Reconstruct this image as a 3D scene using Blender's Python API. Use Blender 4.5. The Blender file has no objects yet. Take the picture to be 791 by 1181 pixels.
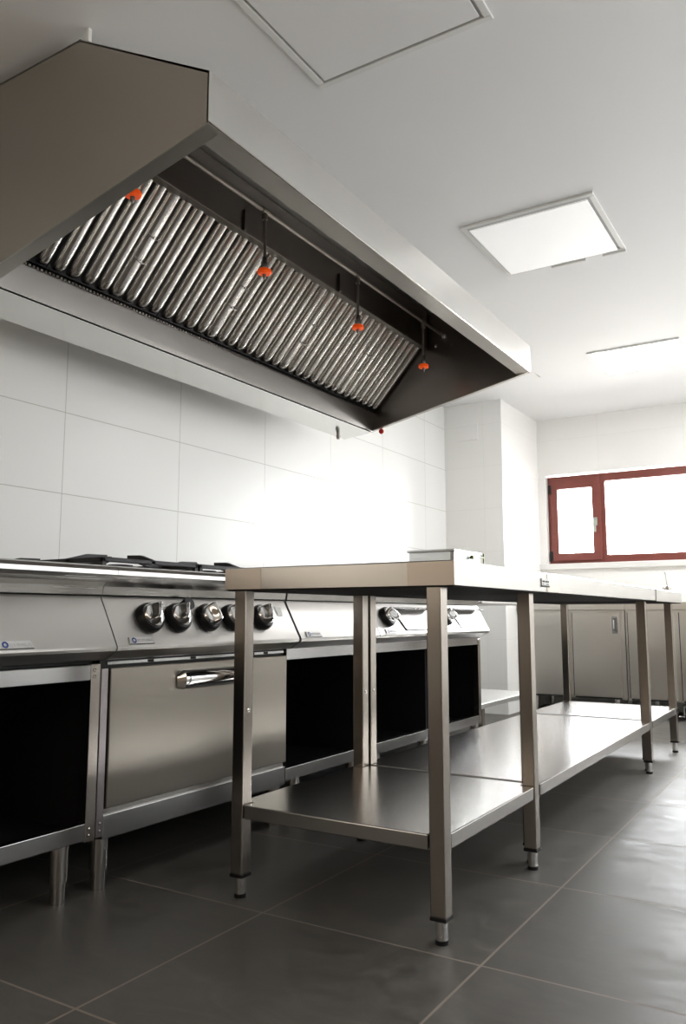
import bpy, bmesh, math, random
from mathutils import Vector, Matrix
random.seed(7)
scn = bpy.context.scene
COL = scn.collection
PI = math.pi

# ------------------------------------------------------------------ mesh builder
class MB:
    def __init__(s): s.v = []; s.f = []; s.sm = []
    def add(s, vs, fs, smooth=False):
        o = len(s.v); s.v += [tuple(v) for v in vs]
        s.f += [[i + o for i in f] for f in fs]; s.sm += [smooth] * len(fs); return s
    def box(s, x0, x1, y0, y1, z0, z1, b=0.0):
        if b <= 0:
            vs = [(x, y, z) for z in (z0, z1) for y in (y0, y1) for x in (x0, x1)]
            return s.add(vs, [(0,2,3,1),(4,5,7,6),(0,1,5,4),(2,6,7,3),(0,4,6,2),(1,3,7,5)])
        bm = bmesh.new(); bmesh.ops.create_cube(bm, size=1.0)
        for v in bm.verts:
            v.co = Vector(((x0+x1)/2 + v.co.x*(x1-x0), (y0+y1)/2 + v.co.y*(y1-y0), (z0+z1)/2 + v.co.z*(z1-z0)))
        bmesh.ops.bevel(bm, geom=bm.edges[:], offset=b, segments=2, profile=0.5, affect='EDGES')
        s.bm(bm); return s
    def bm(s, bm, smooth=False):
        bm.verts.index_update()
        s.add([v.co[:] for v in bm.verts], [[v.index for v in f.verts] for f in bm.faces], smooth); bm.free()
    def prism(s, pts, a0, a1, axis='y', smooth=False):
        # pts: polygon in the plane perpendicular to axis
        def P(p, a):
            if axis == 'y': return (p[0], a, p[1])
            if axis == 'z': return (p[0], p[1], a)
            return (a, p[0], p[1])
        n = len(pts)
        vs = [P(p, a0) for p in pts] + [P(p, a1) for p in pts]
        s.add(vs, [list(range(n)), list(range(2*n-1, n-1, -1))])
        o = len(s.v) - 2*n
        for i in range(n):
            j = (i+1) % n
            s.f.append([o+i, o+n+i, o+n+j, o+j]); s.sm.append(smooth)
        return s
    def strip(s, pts, th, a0, a1, axis='y', smooth=False):
        # open polyline given thickness
        L = []
        n = len(pts)
        for i in range(n):
            p = Vector(pts[i]); d = Vector((0, 0))
            if i > 0: d += (p - Vector(pts[i-1])).normalized()
            if i < n-1: d += (Vector(pts[i+1]) - p).normalized()
            d.normalize(); nn = Vector((-d.y, d.x))
            L.append((p + nn*th/2, p - nn*th/2))
        poly = [tuple(a) for a, b in L] + [tuple(b) for a, b in reversed(L)]
        return s.prism(poly, a0, a1, axis, smooth)
    def tube(s, p0, p1, r0, r1=None, n=20, cap=True):
        r1 = r0 if r1 is None else r1
        p0 = Vector(p0); p1 = Vector(p1); d = (p1-p0).normalized()
        u = d.orthogonal().normalized(); w = d.cross(u)
        vs = []
        for p, r in ((p0, r0), (p1, r1)):
            for i in range(n):
                a = 2*PI*i/n; vs.append(p + u*math.cos(a)*r + w*math.sin(a)*r)
        o = len(s.v)
        s.add(vs, [(i, (i+1) % n, n+(i+1) % n, n+i) for i in range(n)], True)
        if cap:
            s.f += [[o+i for i in range(n-1, -1, -1)], [o+n+i for i in range(n)]]; s.sm += [False]*2
        return s
    def path(s, pts, r, n=10):
        pts = [Vector(p) for p in pts]; rings = []
        ref = None
        for i, p in enumerate(pts):
            d = Vector((0,0,0))
            if i > 0: d += (p-pts[i-1]).normalized()
            if i < len(pts)-1: d += (pts[i+1]-p).normalized()
            d.normalize()
            if ref is None: ref = d.orthogonal().normalized()
            u = (ref - d*ref.dot(d)).normalized(); ref = u; w = d.cross(u)
            rings.append([p + u*math.cos(2*PI*k/n)*r + w*math.sin(2*PI*k/n)*r for k in range(n)])
        vs = [v for R in rings for v in R]; fs = []
        for i in range(len(rings)-1):
            for k in range(n): fs.append((i*n+k, i*n+(k+1) % n, (i+1)*n+(k+1) % n, (i+1)*n+k))
        o = len(s.v); s.add(vs, fs, True)
        s.f += [[o+k for k in range(n-1,-1,-1)], [o+(len(rings)-1)*n+k for k in range(n)]]; s.sm += [False]*2
        return s
    def lathe(s, prof, c, axis=(0,0,1), n=28):
        # prof: (r, h) along axis from c
        c = Vector(c); d = Vector(axis).normalized(); u = d.orthogonal().normalized(); w = d.cross(u)
        vs = []
        for r, h in prof:
            for i in range(n):
                a = 2*PI*i/n; vs.append(c + d*h + (u*math.cos(a) + w*math.sin(a))*max(r, 1e-5))
        fs = []
        for j in range(len(prof)-1):
            for i in range(n): fs.append((j*n+i, j*n+(i+1) % n, (j+1)*n+(i+1) % n, (j+1)*n+i))
        return s.add(vs, fs, True)
    def bevelled(s, o, w):
        bm = bmesh.new(); vs = [bm.verts.new(v) for v in o.v]
        for f in o.f: bm.faces.new([vs[i] for i in f])
        bmesh.ops.recalc_face_normals(bm, faces=bm.faces[:])
        bmesh.ops.bevel(bm, geom=bm.edges[:], offset=w, segments=2, profile=.5, affect='EDGES')
        s.bm(bm); return s
    def xf(s, fn):
        s.v = [tuple(fn(*v)) for v in s.v]; return s
    def build(s, name, mat, parent=None, smooth_angle=None, recalc=True):
        me = bpy.data.meshes.new(name); me.from_pydata(s.v, [], s.f)
        for p, sm in zip(me.polygons, s.sm): p.use_smooth = sm
        if recalc:
            bm = bmesh.new(); bm.from_mesh(me); bmesh.ops.recalc_face_normals(bm, faces=bm.faces[:]); bm.to_mesh(me); bm.free()
        me.set_sharp_from_angle(angle=math.radians(smooth_angle or 38))
        for p, sm in zip(me.polygons, s.sm): p.use_smooth = sm
        me.materials.append(mat); me.update()
        o = bpy.data.objects.new(name, me); COL.objects.link(o)
        if parent is not None:
            o.parent = parent
            o.matrix_parent_inverse = Matrix.Translation(-Vector(parent_loc(parent)))
        return o

def parent_loc(p):
    L = Vector(p.location)
    while p.parent is not None:
        p = p.parent
        if p.type == 'EMPTY': return L if False else Vector(p.location)
    return L if p.type == 'EMPTY' else Vector((0,0,0))

def thing(name, label, cat, loc=(0,0,0), group=None):
    o = bpy.data.objects.new(name, None); COL.objects.link(o); o.location = loc
    o.empty_display_size = 0.1
    o['label'] = label; o['category'] = cat
    if group: o['group'] = group
    return o
def part(mb, name, mat, par, label=None):
    o = mb.build(name, mat)
    o.parent = par
    # geometry is written in world coordinates: undo the parent's offset
    root = par
    while root.parent is not None: root = root.parent
    if par is root: o.location = -Vector(root.location)
    if label: o['label'] = label
    return o
def struct(mb, name, mat):
    o = mb.build(name, mat); o['kind'] = 'structure'; return o
def tag(o, label, cat, group=None):
    o['label'] = label; o['category'] = cat
    if group: o['group'] = group
    return o

# ------------------------------------------------------------------ materials
def newmat(name):
    m = bpy.data.materials.new(name); m.use_nodes = True
    nt = m.node_tree; b = nt.nodes['Principled BSDF']; return m, nt, b
def N(nt, t, **kw):
    n = nt.nodes.new(t)
    for k, v in kw.items(): setattr(n, k, v)
    return n
def plain(name, col, rough=0.5, metal=0.0, spec=0.5, noise=0.0, nscale=30):
    m, nt, b = newmat(name)
    b.inputs['Base Color'].default_value = (*col, 1); b.inputs['Roughness'].default_value = rough
    b.inputs['Metallic'].default_value = metal; b.inputs['Specular IOR Level'].default_value = spec
    if noise:
        g = N(nt, 'ShaderNodeNewGeometry'); n = N(nt, 'ShaderNodeTexNoise'); n.inputs['Scale'].default_value = nscale
        nt.links.new(g.outputs['Position'], n.inputs['Vector'])
        mr = N(nt, 'ShaderNodeMapRange'); mr.inputs['To Min'].default_value = rough - noise; mr.inputs['To Max'].default_value = rough + noise
        nt.links.new(n.outputs['Fac'], mr.inputs['Value']); nt.links.new(mr.outputs['Result'], b.inputs['Roughness'])
    return m
def steel(name, col=(.60,.585,.56), rough=.27, grain='y', var=.01, bump=.0, blotch=.05):
    m, nt, b = newmat(name)
    b.inputs['Metallic'].default_value = 1.0
    g = N(nt, 'ShaderNodeNewGeometry'); mp = N(nt, 'ShaderNodeMapping')
    sc = {'x': (3, 700, 700), 'y': (700, 3, 700), 'z': (700, 700, 3)}[grain]
    mp.inputs['Scale'].default_value = sc
    nt.links.new(g.outputs['Position'], mp.inputs['Vector'])
    n = N(nt, 'ShaderNodeTexNoise'); n.inputs['Scale'].default_value = 1.0; n.inputs['Detail'].default_value = 3
    nt.links.new(mp.outputs['Vector'], n.inputs['Vector'])
    mr = N(nt, 'ShaderNodeMapRange'); mr.inputs['To Min'].default_value = rough - var; mr.inputs['To Max'].default_value = rough + var
    nt.links.new(n.outputs['Fac'], mr.inputs['Value']); nt.links.new(mr.outputs['Result'], b.inputs['Roughness'])
    n2 = N(nt, 'ShaderNodeTexNoise'); n2.inputs['Scale'].default_value = 3.0; n2.inputs['Detail'].default_value = 4
    nt.links.new(g.outputs['Position'], n2.inputs['Vector'])
    ramp = N(nt, 'ShaderNodeMix', data_type='RGBA')
    ramp.inputs['A'].default_value = (*[c*(1-blotch) for c in col], 1); ramp.inputs['B'].default_value = (*[min(1, c*(1+blotch)) for c in col], 1)
    nt.links.new(n2.outputs['Fac'], ramp.inputs['Factor']); nt.links.new(ramp.outputs['Result'], b.inputs['Base Color'])
    if bump > 0:
        bp = N(nt, 'ShaderNodeBump'); bp.inputs['Strength'].default_value = bump; bp.inputs['Distance'].default_value = .0005
        nt.links.new(n.outputs['Fac'], bp.inputs['Height']); nt.links.new(bp.outputs['Normal'], b.inputs['Normal'])
    return m
def aniso(m, a, rot):
    nt = m.node_tree; b = nt.nodes['Principled BSDF']
    t = N(nt, 'ShaderNodeTangent'); t.direction_type = 'RADIAL'; t.axis = 'Z'
    nt.links.new(t.outputs[0], b.inputs['Tangent']); b.inputs['Anisotropic'].default_value = a; b.inputs['Anisotropic Rotation'].default_value = rot
    return m
def tile_mat(name, ax, o, p, col, grout, gw, rough, var=None, streak=False, blotch=.03, rnoise=.03, bumpd=.002, spec=.5):
    """ax: two position axes (0,1,2); o, p: origin and pitch on each; gw grout width"""
    m, nt, b = newmat(name); b.inputs['Specular IOR Level'].default_value = spec
    L = nt.links.new
    g = N(nt, 'ShaderNodeNewGeometry'); s = N(nt, 'ShaderNodeSeparateXYZ'); L(g.outputs['Position'], s.inputs[0])
    def M(op, a, bb=None):
        n = N(nt, 'ShaderNodeMath', operation=op)
        for i, q in enumerate((a, bb)):
            if q is None: continue
            if isinstance(q, (int, float)): n.inputs[i].default_value = q
            else: L(q, n.inputs[i])
        return n.outputs[0]
    masks = []; cells = []
    for a, oo, pp in zip(ax, o, p):
        t = M('DIVIDE', M('SUBTRACT', s.outputs[a], oo), pp)
        fl = M('FLOOR', t); fr = M('SUBTRACT', t, fl); cells.append(fl)
        d = M('MULTIPLY', M('SUBTRACT', .5, M('ABSOLUTE', M('SUBTRACT', fr, .5))), pp)
        masks.append(M('LESS_THAN', d, gw/2))
    mask = M('MAXIMUM', masks[0], masks[1])
    cv = N(nt, 'ShaderNodeCombineXYZ'); L(cells[0], cv.inputs[0]); L(cells[1], cv.inputs[1])
    wn = N(nt, 'ShaderNodeTexWhiteNoise'); L(cv.outputs[0], wn.inputs['Vector'])
    nz = N(nt, 'ShaderNodeTexNoise'); nz.inputs['Scale'].default_value = 3.2 if streak else 2.2; nz.inputs['Detail'].default_value = 7; nz.inputs['Roughness'].default_value = .72
    if streak:
        mp = N(nt, 'ShaderNodeMapping'); mp.inputs['Rotation'].default_value = (0, 0, .7); mp.inputs['Scale'].default_value = (1.6, 3.2, 1)
        ad = N(nt, 'ShaderNodeVectorMath', operation='MULTIPLY_ADD'); L(cv.outputs[0], ad.inputs[0]); ad.inputs[1].default_value = (3.3, 5.1, 0); L(g.outputs['Position'], ad.inputs[2])
        L(ad.outputs[0], mp.inputs['Vector']); L(mp.outputs[0], nz.inputs['Vector']); nz.inputs['Distortion'].default_value = 1.2
    else: L(g.outputs['Position'], nz.inputs['Vector'])
    f = M('ADD', M('MULTIPLY', M('SUBTRACT', nz.outputs['Fac'], .5), 2*blotch), M('ADD', M('MULTIPLY', M('SUBTRACT', wn.outputs['Value'], .5), blotch*(.3 if streak else 1)), 1.0))
    base = N(nt, 'ShaderNodeVectorMath', operation='SCALE'); base.inputs[0].default_value = col; L(f, base.inputs['Scale'])
    mx = N(nt, 'ShaderNodeMix', data_type='RGBA'); L(mask, mx.inputs['Factor']); L(base.outputs[0], mx.inputs['A']); mx.inputs['B'].default_value = (*grout, 1)
    L(mx.outputs['Result'], b.inputs['Base Color'])
    r = M('ADD', M('ADD', M('MULTIPLY', M('SUBTRACT', nz.outputs['Fac'], .5), 2*rnoise), rough), M('MULTIPLY', mask, .3))
    L(r, b.inputs['Roughness'])
    bp = N(nt, 'ShaderNodeBump'); bp.inputs['Strength'].default_value = .5; bp.inputs['Distance'].default_value = bumpd
    L(M('SUBTRACT', 1.0, mask), bp.inputs['Height']); L(bp.outputs['Normal'], b.inputs['Normal'])
    return m

S_Y = steel('brushed steel along y', col=(.55,.54,.52), grain='y')
S_Z = steel('brushed steel along z', grain='z')
S_X = steel('brushed steel along x', grain='x')
S_LEG = steel('leg steel', col=(.50,.465,.43), grain='z', rough=.22)
S_SHELF = steel('shelf steel', col=(.58,.57,.555), grain='y', rough=.24, var=.04)
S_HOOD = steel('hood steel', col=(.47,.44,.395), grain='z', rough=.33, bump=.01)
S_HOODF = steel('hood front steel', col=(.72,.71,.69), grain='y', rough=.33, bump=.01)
S_DOOR = aniso(steel('oven door steel', col=(.40,.375,.335), grain='z', rough=.30), .7, 0.0)
S_UND = plain('underside shade', (.045,.042,.04), .7, 0, .05)  # shade under the tabletops put into a dark colour
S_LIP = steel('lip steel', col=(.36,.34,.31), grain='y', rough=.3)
S_CAB = steel('cabinet steel', col=(.74,.71,.665), grain='z', rough=.34)
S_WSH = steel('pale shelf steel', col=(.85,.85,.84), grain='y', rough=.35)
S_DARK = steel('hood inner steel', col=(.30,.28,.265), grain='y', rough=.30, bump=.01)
S_POL = plain('polished baffle steel', (.66,.64,.615), .21, 1.0)
S_RAIL = steel('rail steel', col=(.50,.50,.505), grain='y', rough=.22)
S_PANEL = steel('control panel steel', col=(.51,.495,.475), grain='y', rough=.36)
CHROME = plain('chrome', (.85,.85,.85), .06, 1.0)
CHROME2 = plain('satin chrome tube', (.62,.60,.58), .2, 1.0)
BLACK = plain('black plastic', (.012,.012,.013), .35)
CAST = plain('cast iron', (.018,.018,.019), .5, 0, .5, .1, 60)
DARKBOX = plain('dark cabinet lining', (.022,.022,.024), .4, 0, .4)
PIPE = plain('bronze grey pipe', (.46,.42,.385), .32, 1.0)
ORANGE = plain('orange plastic', (1.0,.13,.012), .4); ORANGE.node_tree.nodes['Principled BSDF'].inputs['Emission Color'].default_value = (1,.12,.01,1); ORANGE.node_tree.nodes['Principled BSDF'].inputs['Emission Strength'].default_value = .2  # slight emission added to lift the caps out of the hood's shade
RED = plain('red plastic', (.55,.03,.02), .4)
WHITE = plain('white lacquer', (.80,.80,.78), .45, 0, .5)
WHITEG = plain('glossy white acrylic with glow', (.88,.88,.87), .34, 0, .8); WHITEG.node_tree.nodes['Principled BSDF'].inputs['Emission Color'].default_value = (1,1,1,1); WHITEG.node_tree.nodes['Principled BSDF'].inputs['Emission Strength'].default_value = .22  # weak emission stands in for window light reflected in the panel
SEAM = plain('dark seam', (.02,.02,.02), .6)
BADGE = plain('silver badge', (.62,.62,.62), .35, .6)
BLUE = plain('badge blue', (.03,.07,.30), .3)
LETTER = plain('embossed letters', (.80,.80,.80), .3, .3)
CEILM = plain('ceiling paint', (.86,.86,.86), .62, 0, .4, .05, 3)
PLASTER = plain('white plaster', (.82,.82,.80), .6, 0, .3, .05, 4)
WARM = plain('beige back wall', (.34,.28,.22), .7, 0, .3, .05, 4)
SILLM = plain('sill stone', (.76,.76,.74), .4)
WOOD = None
def wood():
    m, nt, b = newmat('red brown window wood')
    g = N(nt, 'ShaderNodeNewGeometry'); mp = N(nt, 'ShaderNodeMapping'); mp.inputs['Scale'].default_value = (6, 30, 30)
    n = N(nt, 'ShaderNodeTexNoise'); n.inputs['Scale'].default_value = 2; n.inputs['Detail'].default_value = 5
    mx = N(nt, 'ShaderNodeMix', data_type='RGBA'); mx.inputs['A'].default_value = (.19,.055,.045,1); mx.inputs['B'].default_value = (.25,.08,.062,1)
    nt.links.new(g.outputs['Position'], mp.inputs['Vector']); nt.links.new(mp.outputs[0], n.inputs['Vector']); nt.links.new(n.outputs['Fac'], mx.inputs['Factor'])
    nt.links.new(mx.outputs['Result'], b.inputs['Base Color']); b.inputs['Roughness'].default_value = .4; return m
WOOD = wood()
def glass():
    m, nt, b = newmat('window glass')
    out = [n for n in nt.nodes if n.type == 'OUTPUT_MATERIAL'][0]
    t = N(nt, 'ShaderNodeBsdfTransparent'); gl = N(nt, 'ShaderNodeBsdfGlossy'); gl.inputs['Roughness'].default_value = .02
    fr = N(nt, 'ShaderNodeFresnel'); mx = N(nt, 'ShaderNodeMixShader')
    nt.links.new(fr.outputs[0], mx.inputs[0]); nt.links.new(t.outputs[0], mx.inputs[1]); nt.links.new(gl.outputs[0], mx.inputs[2]); nt.links.new(mx.outputs[0], out.inputs['Surface'])
    return m
GLASS = glass()
LIT = plain('lit panel', (.85,.85,.85), .2); LIT.node_tree.nodes['Principled BSDF'].inputs['Emission Color'].default_value = (1,1,1,1); LIT.node_tree.nodes['Principled BSDF'].inputs['Emission Strength'].default_value = 11.0
FLOOR = tile_mat('dark floor tiles', (0, 1), (.1227, 1.1518), (.6, .6), (.142,.136,.125), (.30,.265,.23), .006, .48, streak=True, blotch=.62, rnoise=.30, spec=.32)
WS = 1.156
WTILE = tile_mat('white wall tiles', (1, 2), (.1156, -.1195), (.6936, .3468), (.80,.80,.785), (.55,.54,.50), .0035, .30, spec=.3, blotch=.012, rnoise=.03, bumpd=.001)
CTILE = tile_mat('white column tiles', (0, 2), (-1.55, -.1195), (.6936, .3468), (.86,.855,.835), (.80,.79,.765), .003, .3, blotch=.012, rnoise=.03, bumpd=.001)

# ------------------------------------------------------------------ room
XW, XR, YB, YE, ZC = -1.89, 3.1, -2.6, 6.95, 2.5
T_ = .15
struct(MB().box(XW-T_, XR+T_, YB-T_, YE+T_, -.1, 0), 'floor', FLOOR)
struct(MB().box(XW-T_, XR+T_, YB-T_, YE+T_, ZC, ZC+.12), 'ceiling', CEILM)
struct(MB().box(XW-T_, XW, YB-T_, YE+T_, 0, ZC), 'wall_left', WTILE)
struct(MB().box(XW-T_, XR+T_, YB-T_, YB, 0, ZC), 'wall_back', WARM)
# end wall with the window opening
WX0, WX1, WZ0, WZ1 = -1.325, .75, 1.205, 1.995
mb = MB()
YT = YE + .16
mb.box(XW-T_, WX0, YE, YT, 0, ZC); mb.box(WX1, XR+T_, YE, YT, 0, ZC)
mb.box(WX0, WX1, YE, YT, 0, WZ0); mb.box(WX0, WX1, YE, YT, WZ1, ZC)
struct(mb, 'wall_far', CTILE)
struct(MB().box(XR, XR+T_, YB-T_, YE+T_, 0, ZC), 'wall_right', PLASTER)
# tiled pier running from the left wall to the end wall
XP, YP = -1.392, 6.05
struct(MB().box(XW, XP, YP, YE, 0, ZC), 'wall_pier', CTILE)
# sill
struct(MB().box(WX0-.11, WX1+.1, YE-.035, YE+.05, 1.155, 1.207, .006), 'trim_1', SILLM)
# cover plate
o = MB().box(-1.775, -1.592, YP-.006, YP+.004, 2.19, 2.33, .002).build('cover_plate', CTILE)
tag(o, 'white rectangular cover plate high on the tiled pier', 'cover plate')

# ------------------------------------------------------------------ window
w = thing('window_1', 'red brown wooden window with narrow sash and wide fixed pane', 'window', (0, YE+.05, 1.2)); w['kind'] = 'structure'
fy0, fy1 = YE+.05, YE+.12
mb = MB()
FX0, FX1, FZ0, FZ1 = -1.322, .745, 1.21, 1.985
mb.box(FX0, FX1, fy0, fy1, FZ0, 1.275, .004); mb.box(FX0, FX1, fy0, fy1, 1.915, FZ1, .004)
mb.box(FX0, FX0+.035, fy0, fy1, 1.27, 1.92); mb.box(FX1-.07, FX1, fy0, fy1, 1.27, 1.92)
mb.box(-.875, -.825, fy0, fy1, 1.27, 1.92, .003)
part(mb, 'frame', WOOD, w)
mb = MB(); sy0, sy1 = fy0-.018, fy1-.01
SX0, SX1, SZ0, SZ1 = -1.30, -.862, 1.232, 1.965
mb.box(SX0, SX1, sy0, sy1, SZ0, 1.30, .006); mb.box(SX0, SX1, sy0, sy1, 1.87, SZ1, .006)
mb.box(SX0, SX0+.065, sy0, sy1, 1.29, 1.88, .006); mb.box(-.935, SX1, sy0, sy1, 1.29, 1.88, .006)
sash = part(mb, 'sash', WOOD, w)
part(MB().box(SX0+.06, -.93, fy0+.02, fy0+.026, 1.295, 1.875), 'sash_pane', GLASS, sash)
mb = MB(); mb.box(-.915, -.893, sy0-.012, sy0, 1.53, 1.60, .004); mb.tube((-.904, sy0-.01, 1.585), (-.904, sy0-.045, 1.585), .008); mb.box(-.913, -.895, sy0-.055, sy0-.04, 1.47, 1.595, .005)
part(mb, 'window_handle', plain('pale green grey metal', (.45,.50,.45), .35, .6), sash)
for z in (1.28, 1.87): part(MB().box(SX0-.012, SX0+.012, sy0-.01, sy0+.002, z-.04, z+.04, .003), 'hinge', BLACK, sash)
part(MB().box(-.83, FX1-.065, fy0+.03, fy0+.036, 1.27, 1.92), 'fixed_pane', GLASS, w)

# ------------------------------------------------------------------ ceiling panels
def ceil_panel(x0, x1, y0, y1, label, mat, hang, tilt=0.0):
    t = thing('light_panel', label, 'ceiling panel', ((x0+x1)/2, (y0+y1)/2, ZC), 'square panels in the ceiling')
    fw, zt = .022, ZC - .010
    mb = MB()
    mb.box(x0, x1, y0, y0+fw, zt, ZC, .002); mb.box(x0, x1, y1-fw, y1, zt, ZC, .002)
    mb.box(x0, x0+fw, y0+fw, y1-fw, zt, ZC, .002); mb.box(x1-fw, x1, y0+fw, y1-fw, zt, ZC, .002)
    part(mb, 'panel_frame', WHITE, t)
    g = .010
    mb = MB().box(x0+fw+g, x1-fw-g, y0+fw+g, y1-fw-g, ZC-hang-.006, ZC-hang, .0015)
    part(mb, 'diffuser_plate', mat, t)
    mb = MB().box(x0+fw, x1-fw, y0+fw, y1-fw, ZC-.0015, ZC-.0003)
    part(mb, 'panel_recess', plain('grey recess', (.60,.60,.59), .6), t)
    return t
ceil_panel(-.50, .10, 1.46, 2.05, 'large dull grey-white ceiling panel nearest the camera, cut by the top edge of the photo', CEILM, .004)
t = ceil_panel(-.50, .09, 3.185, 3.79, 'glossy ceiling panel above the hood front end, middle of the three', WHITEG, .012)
mb = MB(); mb.box(-.27, -.10, 3.785, 3.80, ZC-.02, ZC-.006, .002); mb.box(-.02, .09, 3.785, 3.80, ZC-.02, ZC-.006, .002)
part(mb, 'edge_glint', WHITE, t)  # white strips stand in for bright reflections along the panel's far edge
ceil_panel(-.49, .09, 5.25, 5.80, 'brightest white ceiling panel, nearest the window', LIT, .010)

# ------------------------------------------------------------------ extractor hood
HT = 1.035; CX, CZ = .8506, .7644
def hs(x, y, z): return (CX + (x-CX)*HT, y*HT, CZ + (z-CZ)*HT)
def hp(mb, name, mat, par, label=None): return part(mb.xf(hs), name, mat, par, label)
HY0, HY1 = 1.401, 3.845
hood = thing('extractor_hood', 'long brushed steel extractor hood hanging under the ceiling along the tiled wall', 'extractor hood', hs(-1.0, 2.6, 1.78))
prof = [(-1.52,1.768),(-1.336,1.785),(-.412,1.981),(-.412,2.122),(-.91,2.408),(-1.52,2.408)]
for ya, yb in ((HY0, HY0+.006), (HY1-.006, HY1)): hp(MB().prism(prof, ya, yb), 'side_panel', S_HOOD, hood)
hp(MB().box(-.416, -.410, HY0, HY1, 1.981, 2.122), 'front_panel', S_HOODF, hood)
hp(MB().strip([(-.414,2.119),(-.91,2.408)], .006, HY0, HY1), 'sloping_panel', S_HOODF, hood)
hp(MB().tube((-.4105,HY0,1.9835),(-.4105,HY1,1.9835),.0028,n=8), 'front_edge', S_POL, hood)  # polished bead added to make the bright highlight along the bottom edge
hp(MB().box(-1.52, -.905, HY0, HY1, 2.404, 2.411), 'top_panel', S_HOODF, hood)
hp(MB().box(-1.522, -1.516, HY0, HY1, 1.768, 2.408), 'back_panel', S_HOODF, hood)
hp(MB().strip([(-1.52,1.768),(-1.336,1.785)], .004, HY0, HY1), 'bottom_flange', steel('flange steel', col=(.66,.66,.64), grain='y', rough=.16, var=.02, bump=0), hood)
hp(MB().strip([(-1.328,1.786),(-1.312,1.884),(-1.345,1.90)], .005, HY0+.006, HY1-.006), 'grease_gutter', steel('gutter steel', col=(.20,.19,.18), grain='y', rough=.30), hood)
mb = MB(); n = 150
for k in range(n):
    y = HY0+.06 + k*(HY1-HY0-.12)/n; mb.box(-1.3045, -1.299, y, y+.009, 1.879, 1.886)
hp(mb, 'gutter_edge', S_POL, hood)
# lip around the opening
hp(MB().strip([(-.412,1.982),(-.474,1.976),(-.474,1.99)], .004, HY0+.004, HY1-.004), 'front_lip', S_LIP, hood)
dz = (1.981-1.785)/(.924)
mb = MB(); mb.prism([(-1.336,1.785),(-.412,1.981),(-.412,1.985),(-1.336,1.789)], HY0+.004, HY0+.05)
mb.prism([(-1.336,1.789),(-.46,1.975),(-.46,1.989),(-1.336,1.803)], HY0+.046, HY0+.05)
hp(mb, 'side_lip', S_LIP, hood)
mb = MB(); mb.prism([(-1.336,1.785),(-.412,1.981),(-.412,1.985),(-1.336,1.789)], HY1-.02, HY1-.004)
hp(mb, 'side_lip', S_HOODF, hood)
# lining of the opening
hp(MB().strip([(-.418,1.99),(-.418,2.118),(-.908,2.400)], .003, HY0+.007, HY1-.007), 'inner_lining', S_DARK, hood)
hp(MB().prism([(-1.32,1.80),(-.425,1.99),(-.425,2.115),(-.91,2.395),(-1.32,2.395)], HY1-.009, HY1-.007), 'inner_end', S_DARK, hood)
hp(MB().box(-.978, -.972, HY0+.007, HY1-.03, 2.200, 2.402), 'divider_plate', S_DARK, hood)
hp(MB().strip([(-1.018,2.209),(-.972,2.198)], .005, HY0+.007, HY1-.03), 'filter_ledge', S_HOOD, hood)
# baffle filters
FA, FB = Vector((-1.302, 1.888)), Vector((-1.012, 2.211))
FD = (FB-FA); FL = FD.length; FD.normalize(); FN = Vector((FD.y, -FD.x))     # towards the room
def fp(u, y, h): p = FA + FD*u + FN*h; return (p.x, y, p.y)
def make_filter(y0, y1, nb, grip, label=None):
    mb = MB()
    q = [fp(0,y0,-.03), fp(FL,y0,-.03), fp(FL,y1,-.03), fp(0,y1,-.03), fp(0,y0,-.026), fp(FL,y0,-.026), fp(FL,y1,-.026), fp(0,y1,-.026)]
    mb.add(q, [(0,1,2,3),(7,6,5,4),(0,4,5,1),(1,5,6,2),(2,6,7,3),(3,7,4,0)])
    f = hp(mb, 'baffle_filter', BLACK, hood, label)
    pit = (y1-y0)/nb; mb = MB()
    for k in range(nb):
        yc = y0 + (k+.5)*pit; hw = pit*.37
        if grip and k == nb//2: hw = pit*.46
        # half-round ridge with rounded ends
        us = [.006, .010, .018, .032, .05, FL*.4, FL*.6, FL*.8, FL, FL+.015]
        sc = [.10, .45, .75, .94, 1, 1, 1, 1, 1, 1]
        m = 9; vs = []; fs = []
        for u, e in zip(us, sc):
            for j in range(m):
                a = PI*j/(m-1)
                vs.append(fp(u, yc - math.cos(a)*hw*(.45+.55*e), -.026 + math.sin(a)**.7*.032*e if a not in (0, PI) else -.026))
        for i in range(len(us)-1):
            for j in range(m-1): fs.append((i*m+j, i*m+j+1, (i+1)*m+j+1, (i+1)*m+j))
        mb.add(vs, fs, True)
    hp(mb, 'baffles', S_POL, f)
    if grip:
        yc = y0 + (nb//2+.5)*pit
        for u in (FL*.40, FL*.62):
            mb = MB().path([fp(u,yc-.026,.003), fp(u-.004,yc-.022,.016), fp(u-.008,yc,.020), fp(u-.004,yc+.022,.016), fp(u,yc+.026,.003)], .0026, 8)
            hp(mb, 'handle', CHROME2, f)
for c in (1.92, 2.428, 2.93, 3.433): make_filter(c-.2825, c+.2195, 8, True)
make_filter(1.41, 1.634, 4, False)
make_filter(3.655, 3.830, 3, False)
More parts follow.
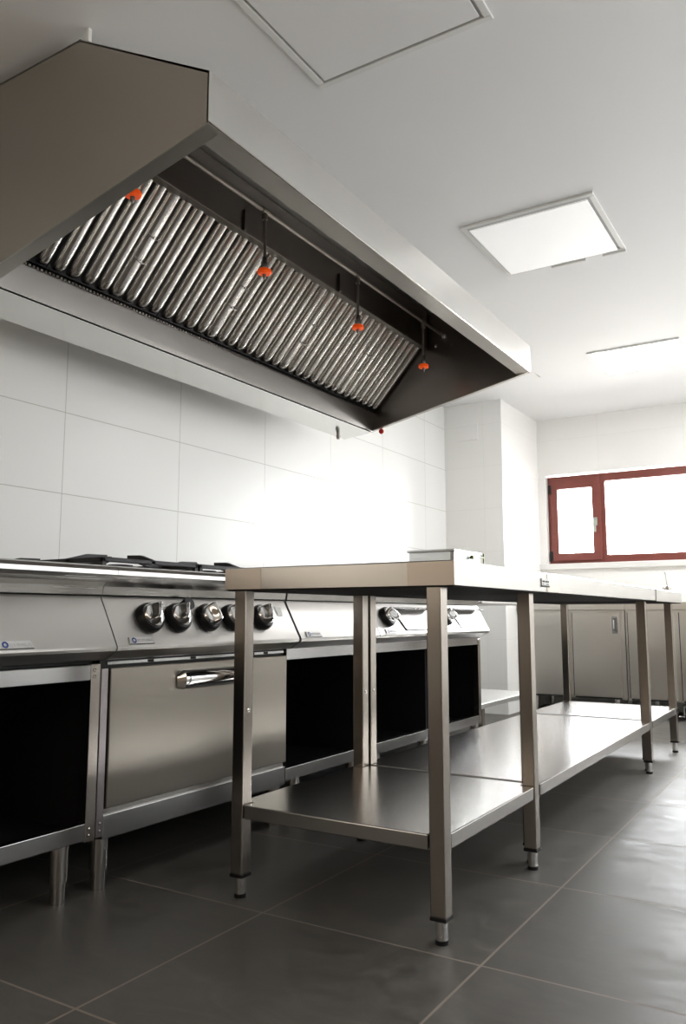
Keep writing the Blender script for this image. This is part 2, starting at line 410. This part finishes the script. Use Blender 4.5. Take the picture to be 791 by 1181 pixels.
# fire suppression pipe, drops and nozzles
PX, PZ = -.885, 2.262
pipe = hp(MB().tube((PX,HY0+.02,PZ), (PX,HY1-.012,PZ), .0085, n=14), 'supply_pipe', PIPE, hood)
hp(MB().lathe([(.006,0),(.017,0),(.018,.006),(.012,.016),(.009,.024),(0,.024)], (PX,HY1-.008,PZ), (0,-1,0)), 'pipe_end_fitting', CHROME, hood)
hp(MB().lathe([(.009,0),(.010,.004),(.005,.009),(0,.009)], (PX-.045,HY1-.01,PZ-.05), (0,-1,0), 12), 'bolt', CHROME2, hood)
for y in (1.60, 2.252, 2.93, 3.587):
    d = hp(MB().tube((PX,y,PZ), (PX,y,2.075), .0065, n=12).lathe([(.0,.018),(.012,.018),(.012,-.018),(0,-.018)], (PX,y,PZ), (0,1,0), 14).lathe([(0,.0),(.0105,0),(.0105,.022),(0,.022)], (PX,y,PZ-.035), (0,0,1), 14), 'drop_pipe', PIPE, hood)
    hp(MB().lathe([(0,.045),(.009,.045),(.010,.028),(.014,.024),(.014,.008),(.010,0),(.007,-.016),(.007,-.034),(.003,-.040),(0,-.040)], (PX,y,2.035), (0,0,1), 12), 'nozzle', plain('nozzle metal', (.25,.24,.23), .35, 1.0), d)
    mb = MB().lathe([(.008,.022),(.021,.022),(.027,.017),(.027,.007),(.021,.002),(.008,.002),(.008,.022)], (PX,y,2.012), (0,0,1), 10)
    hp(mb, 'nozzle_cap', ORANGE, d, 'bright orange plastic nozzle cap')
for y in (2.235, 2.91, 3.567): hp(MB().box(-.972, -.962, y-.006, y+.006, 2.20, PZ+.02), 'pipe_bracket', S_DARK, hood)
# drain tap under the gutter end, red plug, hangers, film tab
hp(MB().tube((-1.47,3.70,1.775), (-1.47,3.70,1.735), .010, n=12).tube((-1.47,3.70,1.752),(-1.47,3.70,1.746),.013,n=12), 'drain_tap', S_DARK, hood)
hp(MB().lathe([(0,0),(.013,0),(.015,.008),(.010,.016),(0,.018)], (-1.28,3.846,1.785), (0,1,0), 12), 'drain_plug', RED, hood, 'small red plug at the far lower corner')
for x, y in ((-.885, HY0+.012), (-.93, HY1-.03)):
    hp(MB().box(x-.006, x+.006, y-.006, y+.006, 2.40, 2.4405, .001), 'hanger', WHITE, hood)
hp(MB().add([(-.40,HY1+.001,1.985),(-.372,HY1+.012,1.956),(-.362,HY1+.014,1.952),(-.385,HY1+.002,1.972)], [(0,1,2,3)]), 'film_tab', WHITE, hood)

# ------------------------------------------------------------------ text helper
def text_mesh(body, size, fn, name, mat, par, depth=.0006):
    cu = bpy.data.curves.new('lettering', 'FONT'); cu.body = body; cu.size = size; cu.extrude = depth
    cu.align_x = 'LEFT'; cu.resolution_u = 2
    to = bpy.data.objects.new('lettering', cu); COL.objects.link(to)
    dg = bpy.context.evaluated_depsgraph_get(); dg.update()
    me = bpy.data.meshes.new_from_object(to.evaluated_get(dg))
    mb = MB(); mb.add([fn(*v.co) for v in me.vertices], [list(p.vertices) for p in me.polygons])
    bpy.data.objects.remove(to); bpy.data.curves.remove(cu); bpy.data.meshes.remove(me)
    return part(mb, name, mat, par)

# ------------------------------------------------------------------ cooking range modules
XF = -.955                         # front of the under-frame
P0, P1 = Vector((-.966, .812)), Vector((-.893, .674))
PD = (P1-P0).normalized(); PN = Vector((-PD.y, PD.x))
if PN.x < 0: PN = -PN
def pp(y, s, h):                   # point on the control panel: s metres down the slope, h out
    p = P0 + PD*s + PN*h; return (p.x, y, p.y)
XB = -1.72
def range_top(t, y0, y1):
    pr = [(XB,.905),(-.925,.905),(-.908,.900),(-.899,.890),(-.898,.878),(-.905,.867),(-.945,.858),(-.958,.846),(-.962,.822),(XB,.822)]
    part(MB().prism(pr, y0+.001, y1-.001, smooth=False), 'worktop', S_Y, t)
    pr = [(-1.0,.818),(-.970,.818),(-.966,.812),(-.8935,.677),(-.893,.671),(-.896,.664),(-.938,.640),(-.955,.636),(-1.0,.636)]
    part(MB().prism(pr, y0+.002, y1-.002), 'control_panel', S_PANEL, t)
def badge(t, y0, y1, s0=.127, s1=.151):
    mb = MB(); v = [pp(y0+.004,s0,.001), pp(y1-.008,s0,.001), pp(y1,s1,.001), pp(y0,s1,.001)]; v2 = [pp(y0+.006,s0+.002,.005), pp(y1-.009,s0+.002,.005), pp(y1-.003,s1-.002,.005), pp(y0+.003,s1-.002,.005)]
    mb.add(v+v2, [(0,1,2,3),(4,5,6,7),(0,1,5,4),(1,2,6,5),(2,3,7,6),(3,0,4,7)])
    b = part(mb, 'badge', BADGE, t, 'silver badge with blue ring and raised letters')
    sm = (s0+s1)/2; yc = y0+.021; mb = MB(); n = 20; vs = []
    for r in (.009, .0045):
        for k in range(n): a = 2*PI*k/n; vs.append(pp(yc+r*math.cos(a), sm+r*math.sin(a), .0058))
    mb.add(vs, [(k, (k+1) % n, n+(k+1) % n, n+k) for k in range(n)])
    part(mb, 'badge_ring', BLUE, b)
    text_mesh('TECNOINOX', .0135, lambda x, y, z: pp(y0+.034+x*.80, sm+.005-y, .0052+z), 'badge_letters', LETTER, b)
def knob(t, y, s=.068, rot=.5):
    c = Vector(pp(y, s, 0)); ax = Vector((PN.x, 0, PN.y)); u = Vector((0,1,0)); w_ = Vector((PD.x, 0, PD.y))
    k = part(MB().lathe([(0,0),(.047,0),(.048,.006),(.046,.020),(.041,.026),(0,.026)], c, ax, 32), 'knob', BLACK, t, 'black skirted knob with a chrome grip')
    mb = MB(); nr, na = 12, 48; R = .0375; vs = []; fs = []
    cr, sr = math.cos(rot), math.sin(rot)
    def hgt(a_, b_):
        g = a_ - .007*math.sin(b_/.034*2.2)
        side = .040 - .006*abs(b_)/.034
        return .026 + (side*math.exp(-(abs(g)/.0135)**2.6)*.72 + .010)
    for i in range(nr+1):
        for j in range(na):
            th = 2*PI*j/na; rr = R*(i/nr)*(1+.05*math.cos(2*th))
            a_, b_ = rr*math.cos(th), rr*math.sin(th)
            h = hgt(a_, b_)
            if i == nr: h = .022
            elif i == nr-1: h *= .92; 
            A = a_*cr - b_*sr; B = a_*sr + b_*cr
            vs.append(c + u*A + w_*B + ax*h)
    for i in range(nr):
        for j in range(na): fs.append((i*na+j, i*na+(j+1) % na, (i+1)*na+(j+1) % na, (i+1)*na+j))
    part(mb.add(vs, fs, True), 'knob_grip', CHROME, k, 'polished chrome grip')
def foot(t, x, y, ztop=.150):
    part(MB().tube((x,y,ztop), (x,y,.055), .025, n=24).tube((x,y,.056), (x,y,.004), .0205, n=24).tube((x,y,.006),(x,y,0),.019,n=16), 'foot', CHROME2, t)
def rivets(mb, pts, x=XF):
    for y, z in pts: mb.lathe([(.0045,0),(.0045,.0015),(0,.003)], (x+.0005,y,z), (1,0,0), 8)
    return mb
def open_base(t, y0, y1, post_l, post_r, ztop=.625, rh=.043):
    mb = MB(); mb.box(XF-.03, XF, y0, y1, ztop-rh, ztop, .002)
    part(mb, 'top_rail', S_RAIL, t)
    part(MB().box(XF-.03, XF, y0, y1, .150, .196, .002), 'bottom_rail', S_RAIL, t)
    for f, (ya, yb) in ((post_l, (y0, y0+.034)), (post_r, (y1-.034, y1))):
        if f: part(rivets(MB().box(XF-.032, XF+.002, ya, yb, .146, .627, .0015), [(ya+.012,.61),(ya+.012,.592),(ya+.012,.18),(ya+.012,.163)], XF+.002), 'post', S_LEG, t)
    # lining: back, two cheeks, floor and ceiling of the compartment
    xi = XF-.031
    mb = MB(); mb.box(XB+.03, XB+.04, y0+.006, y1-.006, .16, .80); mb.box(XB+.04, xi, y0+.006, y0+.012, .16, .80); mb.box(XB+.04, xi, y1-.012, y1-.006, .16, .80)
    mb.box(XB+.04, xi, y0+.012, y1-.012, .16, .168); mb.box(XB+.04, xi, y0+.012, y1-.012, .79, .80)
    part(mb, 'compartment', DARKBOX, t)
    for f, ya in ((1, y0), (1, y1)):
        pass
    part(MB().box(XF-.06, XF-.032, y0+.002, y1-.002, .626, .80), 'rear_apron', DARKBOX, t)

# module with plain panel, nearest camera
A0, A1, B1, C1, D1, E1 = .80, 1.610, 2.512, 3.132, 3.782, 4.430
mA = thing('range_module', 'steel cooking unit with plain panel over an open base, left of the oven', 'cooking unit', (XF-.3, (A0+A1)/2, 0), 'cooking units in the range line')
range_top(mA, A0, A1); open_base(mA, A0, A1-.003, True, True); badge(mA, 1.232, 1.337)
for y in (A0+.12, 1.515): foot(mA, -.985, y)
foot(mA, -1.5, 1.515); foot(mA, -1.5, A0+.12)
mB = thing('oven_range', 'gas range with black pan supports, chrome knobs and a large steel oven door', 'gas range', (XF-.3, (A1+B1)/2, 0))
range_top(mB, A1, B1-.003); badge(mB, 1.655, 1.757)
for y, r in ((1.765,.75),(1.886,.75),(2.028,.15),(2.152,.5),(2.318,.6)): knob(mB, y, .068, r)
part(MB().tube(pp(1.940,.026,0), pp(1.940,.026,.030), .019, .021, 20), 'ignition_button', BLACK, mB, 'small black push button')
part(MB().box(0,.001,0,.001,0,.001).xf(lambda x,y,z: pp(2.43+y*30, .02+z*38, .0005+x*2)), 'rating_plate', WHITE, mB, 'small white plate on the panel')
# body
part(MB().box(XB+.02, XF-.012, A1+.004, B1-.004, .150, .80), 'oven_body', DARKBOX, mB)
part(rivets(MB().box(XF-.03, XF-.002, A1+.004, A1+.030, .148, .612, .0015), [(A1+.016,.185),(A1+.016,.165)], XF-.002), 'post', steel('violet grey post', col=(.42,.39,.40), grain='z', rough=.3), mB)
part(MB().box(XF-.03, XF-.008, A1+.03, B1-.006, .621, .631, .001), 'vent_strip', S_RAIL, mB)
for y in (1.80, 1.99, 2.30, 2.38): part(MB().box(XF-.0085, XF-.006, y, y+.022, .6225, .6295), 'vent_slot', SEAM, mB)
door = part(MB().box(XF-.03, XF+.004, A1+.034, B1-.004, .222, .613, .003), 'oven_door', S_DOOR, mB)
# handle: chrome shell pull
mb = MB(); hy0, hy1, nn, mm = 1.912, 2.262, 24, 10
prf = [(0,.032),(.016,.033),(.030,.026),(.036,.012),(.035,-.006),(.030,-.020),(.022,-.026),(.016,-.024),(.020,-.012),(.018,.008),(.004,.018)]
vs = []; fs = []
for i in range(nn+1):
    f = i/nn; e = min(1, (1-abs(2*f-1))*6); e = math.sqrt(max(0, 1-(1-e)**2))
    y = hy0 + (hy1-hy0)*f
    for px_, pz_ in prf: vs.append((XF+.004+px_*(.15+.85*e), y, .558+pz_*(.75+.25*e) - (1-e)*.004))
m_ = len(prf)
for i in range(nn):
    for j in range(m_-1): fs.append((i*m_+j, i*m_+j+1, (i+1)*m_+j+1, (i+1)*m_+j))
mb.add(vs, fs, True)
fs2 = [list(range(m_))]; o_ = len(mb.v)-len(vs); mb.f += [[o_+k for k in range(m_)], [o_+nn*m_+k for k in range(m_)]]; mb.sm += [False]*2
part(mb, 'oven_handle', CHROME, door, 'moulded chrome pull handle')
part(MB().box(XF-.03, XF-.010, A1+.034, B1-.006, .204, .220, .001), 'door_hinge_rail', S_POL, mB)
part(MB().box(XF-.03, XF-.002, A1+.030, B1-.002, .138, .204, .002), 'kick_panel', S_RAIL, mB)
for y in (1.652, 2.47): foot(mB, -.985, y, .14)
foot(mB, -1.5, 1.652, .14); foot(mB, -1.5, 2.47, .14)
# pan supports: 2 x 2 cast iron grids with raised fingers
for gx0, gx1 in ((-1.31, -1.0), (-1.64, -1.33)):
    for gy0, gy1 in ((1.64, 2.055), (2.065, 2.48)):
        mb = MB(); z0, z1 = .922, .936
        mb.box(gx0, gx1, gy0, gy0+.014, z0, z1, .003); mb.box(gx0, gx1, gy1-.014, gy1, z0, z1, .003)
        mb.box(gx0, gx0+.014, gy0, gy1, z0, z1, .003); mb.box(gx1-.014, gx1, gy0, gy1, z0, z1, .003)
        cx, cy = (gx0+gx1)/2, (gy0+gy1)/2
        for a, b_ in ((gx0, cy), (gx1, cy), (cx, gy0), (cx, gy1)):
            dx, dy = cx-a, cy-b_; L = math.hypot(dx, dy); ux, uy = dx/L, dy/L
            wx, wy = -uy*.007, ux*.007
            q = []
            for s_, zz0, zz1 in ((0, z0, z1), (.35*L, z0+.002, z1+.018), (.72*L, z1+.006, z1+.020)):
                x, y = a+ux*s_, b_+uy*s_
                q += [(x+wx,y+wy,zz0),(x-wx,y-wy,zz0),(x-wx,y-wy,zz1),(x+wx,y+wy,zz1)]
            mb.add(q, [(0,1,2,3),(11,10,9,8)] + [(i*4+j, i*4+(j+1) % 4, (i+1)*4+(j+1) % 4, (i+1)*4+j) for i in range(2) for j in range(4)])
        for a, b_ in ((gx0,gy0),(gx0,gy1-.014),(gx1-.014,gy0),(gx1-.014,gy1-.014)): mb.box(a, a+.014, b_, b_+.014, .905, z0)
        part(mb, 'pan_support', CAST, mB)
        part(MB().lathe([(.055,0),(.055,.010),(.045,.016),(.035,.022),(0,.024)], (cx,cy,.905), (0,0,1), 24), 'burner', CAST, mB)
mC = thing('range_module', 'steel cooking unit without knobs, open black base, right of the oven', 'cooking unit', (XF-.3, (B1+C1)/2, 0), 'cooking units in the range line')
range_top(mC, B1+.007, C1); open_base(mC, B1, C1, False, False, .640, .046); badge(mC, 2.556, 2.665)
for y in (2.60, 3.03): foot(mC, -.985, y)
def fry(label, y0, y1, last):
    t = thing('range_module', label, 'cooking unit', (XF-.3, (y0+y1)/2, 0), 'cooking units in the range line')
    range_top(t, y0, y1); open_base(t, y0, y1, False, last, .640, .046)
    knob(t, y0+.125, .068, -.5); badge(t, y0+.06, y0+.16)
    # inset flap with a tilted lip along its top
    mb = MB()
    a = [pp(y0+.22,.030,.001), pp(y1-.06,.030,.001), pp(y1-.06,.135,.001), pp(y0+.27,.135,.001)]
    b_ = [pp(y0+.22,.030,.006), pp(y1-.06,.030,.006), pp(y1-.06,.135,.006), pp(y0+.27,.135,.006)]
    mb.add(a+b_, [(3,2,1,0),(4,5,6,7),(0,1,5,4),(1,2,6,5),(2,3,7,6),(3,0,4,7)])
    f = part(mb, 'flap', S_PANEL, t)
    mb = MB(); q = [pp(y0+.20,.012,.002), pp(y1-.05,.012,.002), pp(y1-.06,.046,.044), pp(y0+.26,.046,.044), pp(y0+.20,.016,.001), pp(y1-.05,.016,.001), pp(y1-.06,.050,.041), pp(y0+.26,.050,.041)]
    mb.add(q, [(0,1,2,3),(7,6,5,4),(0,4,5,1),(1,5,6,2),(2,6,7,3),(3,7,4,0)])
    part(mb, 'flap_lip', S_RAIL, f)
    mb = MB(); e = .003
    mb.add([pp(y0+.217,.03,.0012), pp(y0+.222,.03,.0012), pp(y0+.272,.138,.0012), pp(y0+.266,.139,.0012)], [(0,1,2,3)])
    mb.add([pp(y0+.266,.136,.0012), pp(y1-.06,.136,.0012), pp(y1-.06,.139,.0012), pp(y0+.266,.139,.0012)], [(0,1,2,3)])
    part(mb, 'flap_seam', SEAM, f)
    for y in (y0+.10, y1-.06 if not last else y1-.04): foot(t, -.985, y)
    return t
fry('steel cooking unit with one knob and a lipped flap, seen between the worktable legs', C1, D1, False)
mE = fry('end unit of the cooking line, sunlit panel behind the near right worktable leg', D1, E1, True)
part(MB().box(XB, -.99, E1-.004, E1-.001, .16, .82), 'side_panel', S_Z, mE)
for t, lab in (): pass

# ------------------------------------------------------------------ worktables
def leg(t, x, y, ztop, cap=True, screw=True):
    l = part(MB().box(x-.02, x+.02, y-.02, y+.02, .062, ztop, .003), 'leg', S_LEG, t)
    part(MB().box(x-.021, x+.021, y-.021, y+.021, .054, .063, .001), 'leg_cap', BLACK, l)
    part(MB().tube((x,y,.056), (x,y,.009), .0145, n=20), 'foot', CHROME, l)
    part(MB().tube((x,y,.010),(x,y,0),.0158,n=20), 'foot_tip', BLACK, l)
    if screw: part(MB().lathe([(.0065,0),(.0065,.001),(.004,.002),(0,.002)], (x+.0201 if x < -.3 else x-.0201, y, .50), (1 if x < -.3 else -1,0,0), 12), 'screw', CHROME2, l)
    return l
def worktable(label, x0, x1, y0, y1, zt, legs, shelf_y, plates=(), notch_fr=False, ah=.061):
    t = thing('worktable', label, 'worktable', ((x0+x1)/2, (y0+y1)/2, 0), 'worktables joined in a row')
    mb = MB(); th = .004
    bm = bmesh.new(); bmesh.ops.create_cube(bm, size=1)
    for v in bm.verts: v.co = Vector(((x0+x1)/2+v.co.x*(x1-x0), (y0+y1)/2+v.co.y*(y1-y0), zt-ah/2+v.co.z*ah))
    bot = [f for f in bm.faces if f.normal.z < -.5]
    bmesh.ops.bevel(bm, geom=[e for e in bm.edges if not any(f in bot for f in e.link_faces)], offset=.004, segments=3, profile=.5, affect='EDGES')
    mb.bm(bm)
    part(mb, 'tabletop', S_Y, t)
    part(MB().box(x0+.005, x1-.005, y0+.005, y1-.005, zt-ah-.004, zt-ah+.002), 'underside_shade', S_UND, t)  # sheet added to darken the underside as if in shade
    for (x, y) in legs: leg(t, x, y, zt-.012)
    xs = sorted(set(x for x, y in legs)); xl, xr = min(xs)-.02, max(xs)+.018
    sy0, sy1 = shelf_y; n = .043; zt2 = .246; g = .002
    poly = [(xl+n,sy0),(xr-n,sy0),(xr-n,sy0+n),(xr,sy0+n),(xr,sy1-n),(xr-n,sy1-n),(xr-n,sy1),(xl+n,sy1),(xl+n,sy1-n),(xl,sy1-n),(xl,sy0+n),(xl+n,sy0+n)]
    if notch_fr: poly = [(xl+n,sy0),(xr,sy0)] + poly[4:]
    part(MB().bevelled(MB().prism(poly, zt2-.037, zt2, 'z'), .003), 'shelf', S_SHELF, t)
    for (a, b_, c, d) in plates: part(MB().box(a, b_, c, d, zt-ah+.0005, zt-.003), 'corner_plate', steel('patched corner steel', col=(.60,.55,.50), grain='x', rough=.36), t)
    return t
w1 = worktable('short worktable nearest the camera, its legs in front of the others', -.651, .061, 1.785, 2.500, .897,
    [(0,1.815),(-.604,1.815),(0,2.470),(-.604,2.470)], (1.797, 2.488), [(-.6515,-.523,1.784,1.790),(-.066,.0615,1.784,1.790)])
w2 = worktable('long middle worktable with a small label on its edge, between two short ones', -.651, .061, 2.504, 4.250, .897,
    [(-.022,2.527),(-.604,2.527),(0,4.205),(-.604,4.205)], (2.509, 4.228), [(.058,.0615,2.505,2.632)], True)
lb = part(MB().box(.0612, .0622, 2.44, 2.525, .851, .877), 'label_plate', WHITE, w1 if False else w2, 'white label with dark border and small print')
mb = MB(); mb.box(.0622,.0626,2.44,2.448,.851,.877); mb.box(.0622,.0626,2.44,2.525,.851,.856)
for k, (a, b_) in enumerate(((2.455,2.478),(2.484,2.505),(2.508,2.52))): mb.box(.0622,.0626,a,b_,.866,.871)
for k, (a, b_) in enumerate(((2.455,2.47),(2.49,2.518))): mb.box(.0622,.0626,a,b_,.859,.861)
part(mb, 'label_print', SEAM, lb)
w3 = worktable('farthest short worktable of the row, near the sink cabinets', -.651, .066, 4.254, 4.985, .894,
    [(-.02,4.276),(-.604,4.276),(0,4.92),(-.604,4.94)], (4.258, 4.955), (), True)

# side table by the wall past the cooking line, with a low appliance on it
t = thing('side_table', 'steel side table with a white lit lower shelf, past the end of the cooking line', 'side table', (-1.35, 4.9, 0))
part(MB().box(-1.80, -.965, 4.50, 5.36, .828, .868, .004), 'tabletop', S_Y, t)
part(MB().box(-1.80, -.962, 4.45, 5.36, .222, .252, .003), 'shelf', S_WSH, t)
for x, y in ((-1.0,4.53),(-1.0,5.32),(-1.77,4.53),(-1.77,5.32)):
    l = part(MB().box(x-.02, x+.02, y-.02, y+.02, .04, .828, .003) if y > 5 or x < -1.5 else MB().box(x-.02, x+.02, y-.02, y+.02, .04, .23, .003), 'leg', S_LEG, t)
    part(MB().tube((x,y,.041), (x,y,0), .014, n=16), 'foot', CHROME2, l)
t = thing('countertop_appliance', 'low steel box appliance with a small tap, showing above the nearest worktable corner', 'appliance', (-1.30, 4.72, .868))
part(MB().box(-1.452, -1.145, 4.512, 4.93, .872, 1.155, .006), 'housing', steel('appliance steel', col=(.72,.73,.72), grain='x', rough=.3), t)
part(MB().box(-1.462, -1.135, 4.50, 4.94, 1.152, 1.166, .004), 'lid', S_Y, t)
part(MB().box(-1.165, -1.139, 4.503, 4.512, .872, 1.150, .002), 'corner_trim', S_DARK, t)
part(MB().tube((-1.14,4.76,1.128), (-1.115,4.76,1.128), .014, n=14).tube((-1.118,4.76,1.128), (-1.118,4.92,1.134), .005, n=10).tube((-1.118,4.925,1.08), (-1.118,4.925,1.16), .005, n=10), 'tap', plain('dark tap metal', (.12,.13,.06), .4, .6), t)
for x in (-1.43, -1.17):
    for y in (4.54, 4.90): part(MB().tube((x,y,.873),(x,y,.868),.012,n=12), 'rubber_foot', BLACK, t)

# ------------------------------------------------------------------ sink cabinets at the end wall
def sink_cab(label, x0, x1, doors, castor=False, tap=None):
    yf, yb = 6.30, 6.90
    t = thing('sink_cabinet', label, 'sink cabinet', ((x0+x1)/2, 6.6, 0), 'steel cabinets under the window')
    part(MB().box(x0, x1, yf+.012, yb, .135, .800), 'carcass', S_CAB, t)
    part(MB().box(x0-.002, x1+.002, yf-.02, yb+.03, .800, .862, .004), 'worktop', S_CAB, t)
    mb = MB(); mb.box(x0, x0+.028, yf+.002, yf+.013, .135, .80); mb.box(x1-.028, x1, yf+.002, yf+.013, .135, .80); mb.box(x0, x1, yf+.003, yf+.013, .785, .80)
    part(mb, 'face_frame', S_CAB, t)
    for (a, b_, hinge, hd) in doors:
        d = part(MB().box(a, b_, yf-.004, yf+.010, .150, .782, .002), 'door', S_CAB, t)
        if hd:
            h0 = b_-.058 if hinge == 'l' else a+.010
            h = part(MB().box(h0, h0+.048, yf-.008, yf-.004, .625, .755, .002), 'recessed_handle', S_RAIL, d)
            part(MB().box(h0+.011, h0+.037, yf-.0095, yf-.008, .645, .742, .0005), 'handle_recess', S_DARK, h)
            part(MB().box(h0+.013, h0+.022, yf-.011, yf-.0095, .66, .728, .0005), 'handle_latch', WHITE, h)
        xh = a-.006 if hinge == 'l' else b_+.002
        part(MB().box(xh, xh+.005, yf+.0012, yf+.0028, .150, .782), 'door_gap', SEAM, t)
        part(MB().box(a+.004, b_-.004, yf+.001, yf+.0028, .136, .147), 'door_shadow_gap', SEAM, t)
    for x in (x0+.10, x1-.10):
        for y in (yf+.10, yb-.08): part(MB().tube((x,y,.136), (x,y,.05), .022, n=16).tube((x,y,.052), (x,y,0), .018, n=16), 'foot', CHROME2, t)
    return t
sink_cab('left steel cabinet under the window with a recessed handle, beside the tiled pier', -1.385, -.552, [(-1.352,-.968,'l',False),(-.945,-.590,'l',True)])
c2 = sink_cab('right steel cabinet under the window, carrying the mixer tap', -.546, .62, [(-.528,-.205,'l',False),(-.165,.20,'l',True),(.235,.59,'r',True)])
mb = MB(); mb.tube((-.165,6.42,.055),(-.135,6.42,.055),.05,n=24)
cs = part(mb, 'castor_wheel', BLACK, c2, 'black castor wheel')
mb = MB(); mb.box(-.182,-.172,6.385,6.44,.02,.10,.002); mb.box(-.128,-.118,6.385,6.44,.03,.10,.002); mb.box(-.182,-.118,6.385,6.44,.10,.108,.002); mb.tube((-.15,6.41,.108),(-.15,6.41,.137),.012); mb.tube((-.215,6.38,.028),(-.172,6.38,.03),.008)
part(mb, 'castor_fork', CHROME, cs)
# mixer tap
mb = MB(); X, Y, Z = -.272, 6.52, .862
mb.lathe([(0,0),(.030,0),(.030,.010),(.024,.014),(.022,.085),(.025,.092),(.025,.110),(.014,.120),(0,.122)], (X,Y,Z), (0,0,1), 20)
mb.path([(X,Y,Z+.085),(X-.02,Y-.04,Z+.105),(X-.028,Y-.10,Z+.110),(X-.030,Y-.13,Z+.095)], .010, 10)
tp = part(mb, 'mixer_tap', CHROME2, c2, 'chrome mixer tap with raised lever')
mb = MB().path([(X,Y,Z+.115),(X-.006,Y+.004,Z+.17),(X-.014,Y+.008,Z+.225)], .006, 10).lathe([(0,-.009),(.009,-.004),(.009,.004),(0,.009)], (X-.014,Y+.008,Z+.226), (0,0,1), 12)
part(mb, 'tap_lever', CHROME2, tp)

# ------------------------------------------------------------------ light
def area(name, loc, rot, sx, sy, power, col=(1,1,1)):
    l = bpy.data.lights.new(name, 'AREA'); l.shape = 'RECTANGLE'; l.size = sx; l.size_y = sy; l.energy = power; l.color = col
    o = bpy.data.objects.new(name, l); COL.objects.link(o); o.location = loc; o.rotation_euler = rot; return o
area('daylight_end_window', (.0, 9.0, 2.75), (-PI/2+math.radians(24), 0, 0), 5.0, 2.6, 900, (.97,.985,1))
area('warm_back_fill', (.4, YB+.05, 1.85), (PI/2, 0, 0), 2.8, 1.1, 13, (1,.85,.68))  # added warm fill behind the camera, not a fixture of the room
area('upward_fill', (2.3, 4.3, .95), (PI, 0, 0), 1.2, 4.5, 26, (.97,.985,1))  # added upward fill that brightens the ceiling; no worktop stands there
area('soft_right_fill', (XR-.03, 3.9, 1.6), (0, PI/2, 0), 1.7, 5.6, 32, (.97,.985,1))  # added broad fill along the closed right wall; no window there
area('far_overhead_fill', (1.7, 5.6, ZC-.02), (0, 0, 0), .6, .6, 50, (1,1,1))  # invented overhead source out of view, lifts the far end
area('warm_left_fill', (XW+.03, -1.05, 1.5), (0, -PI/2, 0), 1.05, 2.4, 8, (1,.87,.72))  # added on the left wall to give the table apron a warm reflection
wd = bpy.data.worlds.new('daylight'); scn.world = wd; wd.use_nodes = True
wnt = wd.node_tree; bg = wnt.nodes['Background']; bg.inputs['Strength'].default_value = 1.0
tc = N(wnt, 'ShaderNodeTexCoord'); sx = N(wnt, 'ShaderNodeSeparateXYZ'); mrw = N(wnt, 'ShaderNodeMapRange')
mrw.inputs['From Min'].default_value = -.06; mrw.inputs['From Max'].default_value = .06
mxw = N(wnt, 'ShaderNodeMix', data_type='RGBA'); mxw.inputs['A'].default_value = (9.0, 8.8, 8.4, 1); mxw.inputs['B'].default_value = (13.0, 13.5, 14, 1)
wnt.links.new(tc.outputs['Generated'], sx.inputs[0]); wnt.links.new(sx.outputs[2], mrw.inputs['Value']); wnt.links.new(mrw.outputs[0], mxw.inputs['Factor']); wnt.links.new(mxw.outputs['Result'], bg.inputs['Color'])
pl = area('window_portal', ((WX0+WX1)/2, YT+.01, (WZ0+WZ1)/2), (-PI/2, 0, 0), WX1-WX0, WZ1-WZ0, 1); pl.data.cycles.is_portal = True

# ------------------------------------------------------------------ camera
cam = bpy.data.cameras.new('camera'); co = bpy.data.objects.new('camera', cam); COL.objects.link(co)
W_, H_ = 791, 1181; F = 923.83
cam.sensor_fit = 'VERTICAL'; cam.sensor_height = 36.0; cam.sensor_width = 36.0*W_/H_; cam.lens = F*36.0/H_
pitch, yaw = .1278, .5541
fw = Vector((-math.sin(yaw)*math.cos(pitch), math.cos(yaw)*math.cos(pitch), math.sin(pitch)))
rt = Vector((math.cos(yaw), math.sin(yaw), 0)); up = rt.cross(fw)
M = Matrix((rt, up, -fw)).transposed().to_4x4(); M.translation = Vector((.8506, 0, .7644))
co.matrix_world = M
cam.clip_start = .02
scn.camera = co

scn.view_settings.view_transform = 'Standard'; scn.view_settings.look = 'None'
scn.view_settings.gamma = .90; scn.view_settings.exposure = 0.42
cy = scn.cycles
cy.use_denoising = True
cy.max_bounces = 12; cy.diffuse_bounces = 6; cy.glossy_bounces = 6; cy.sample_clamp_indirect = 8.0
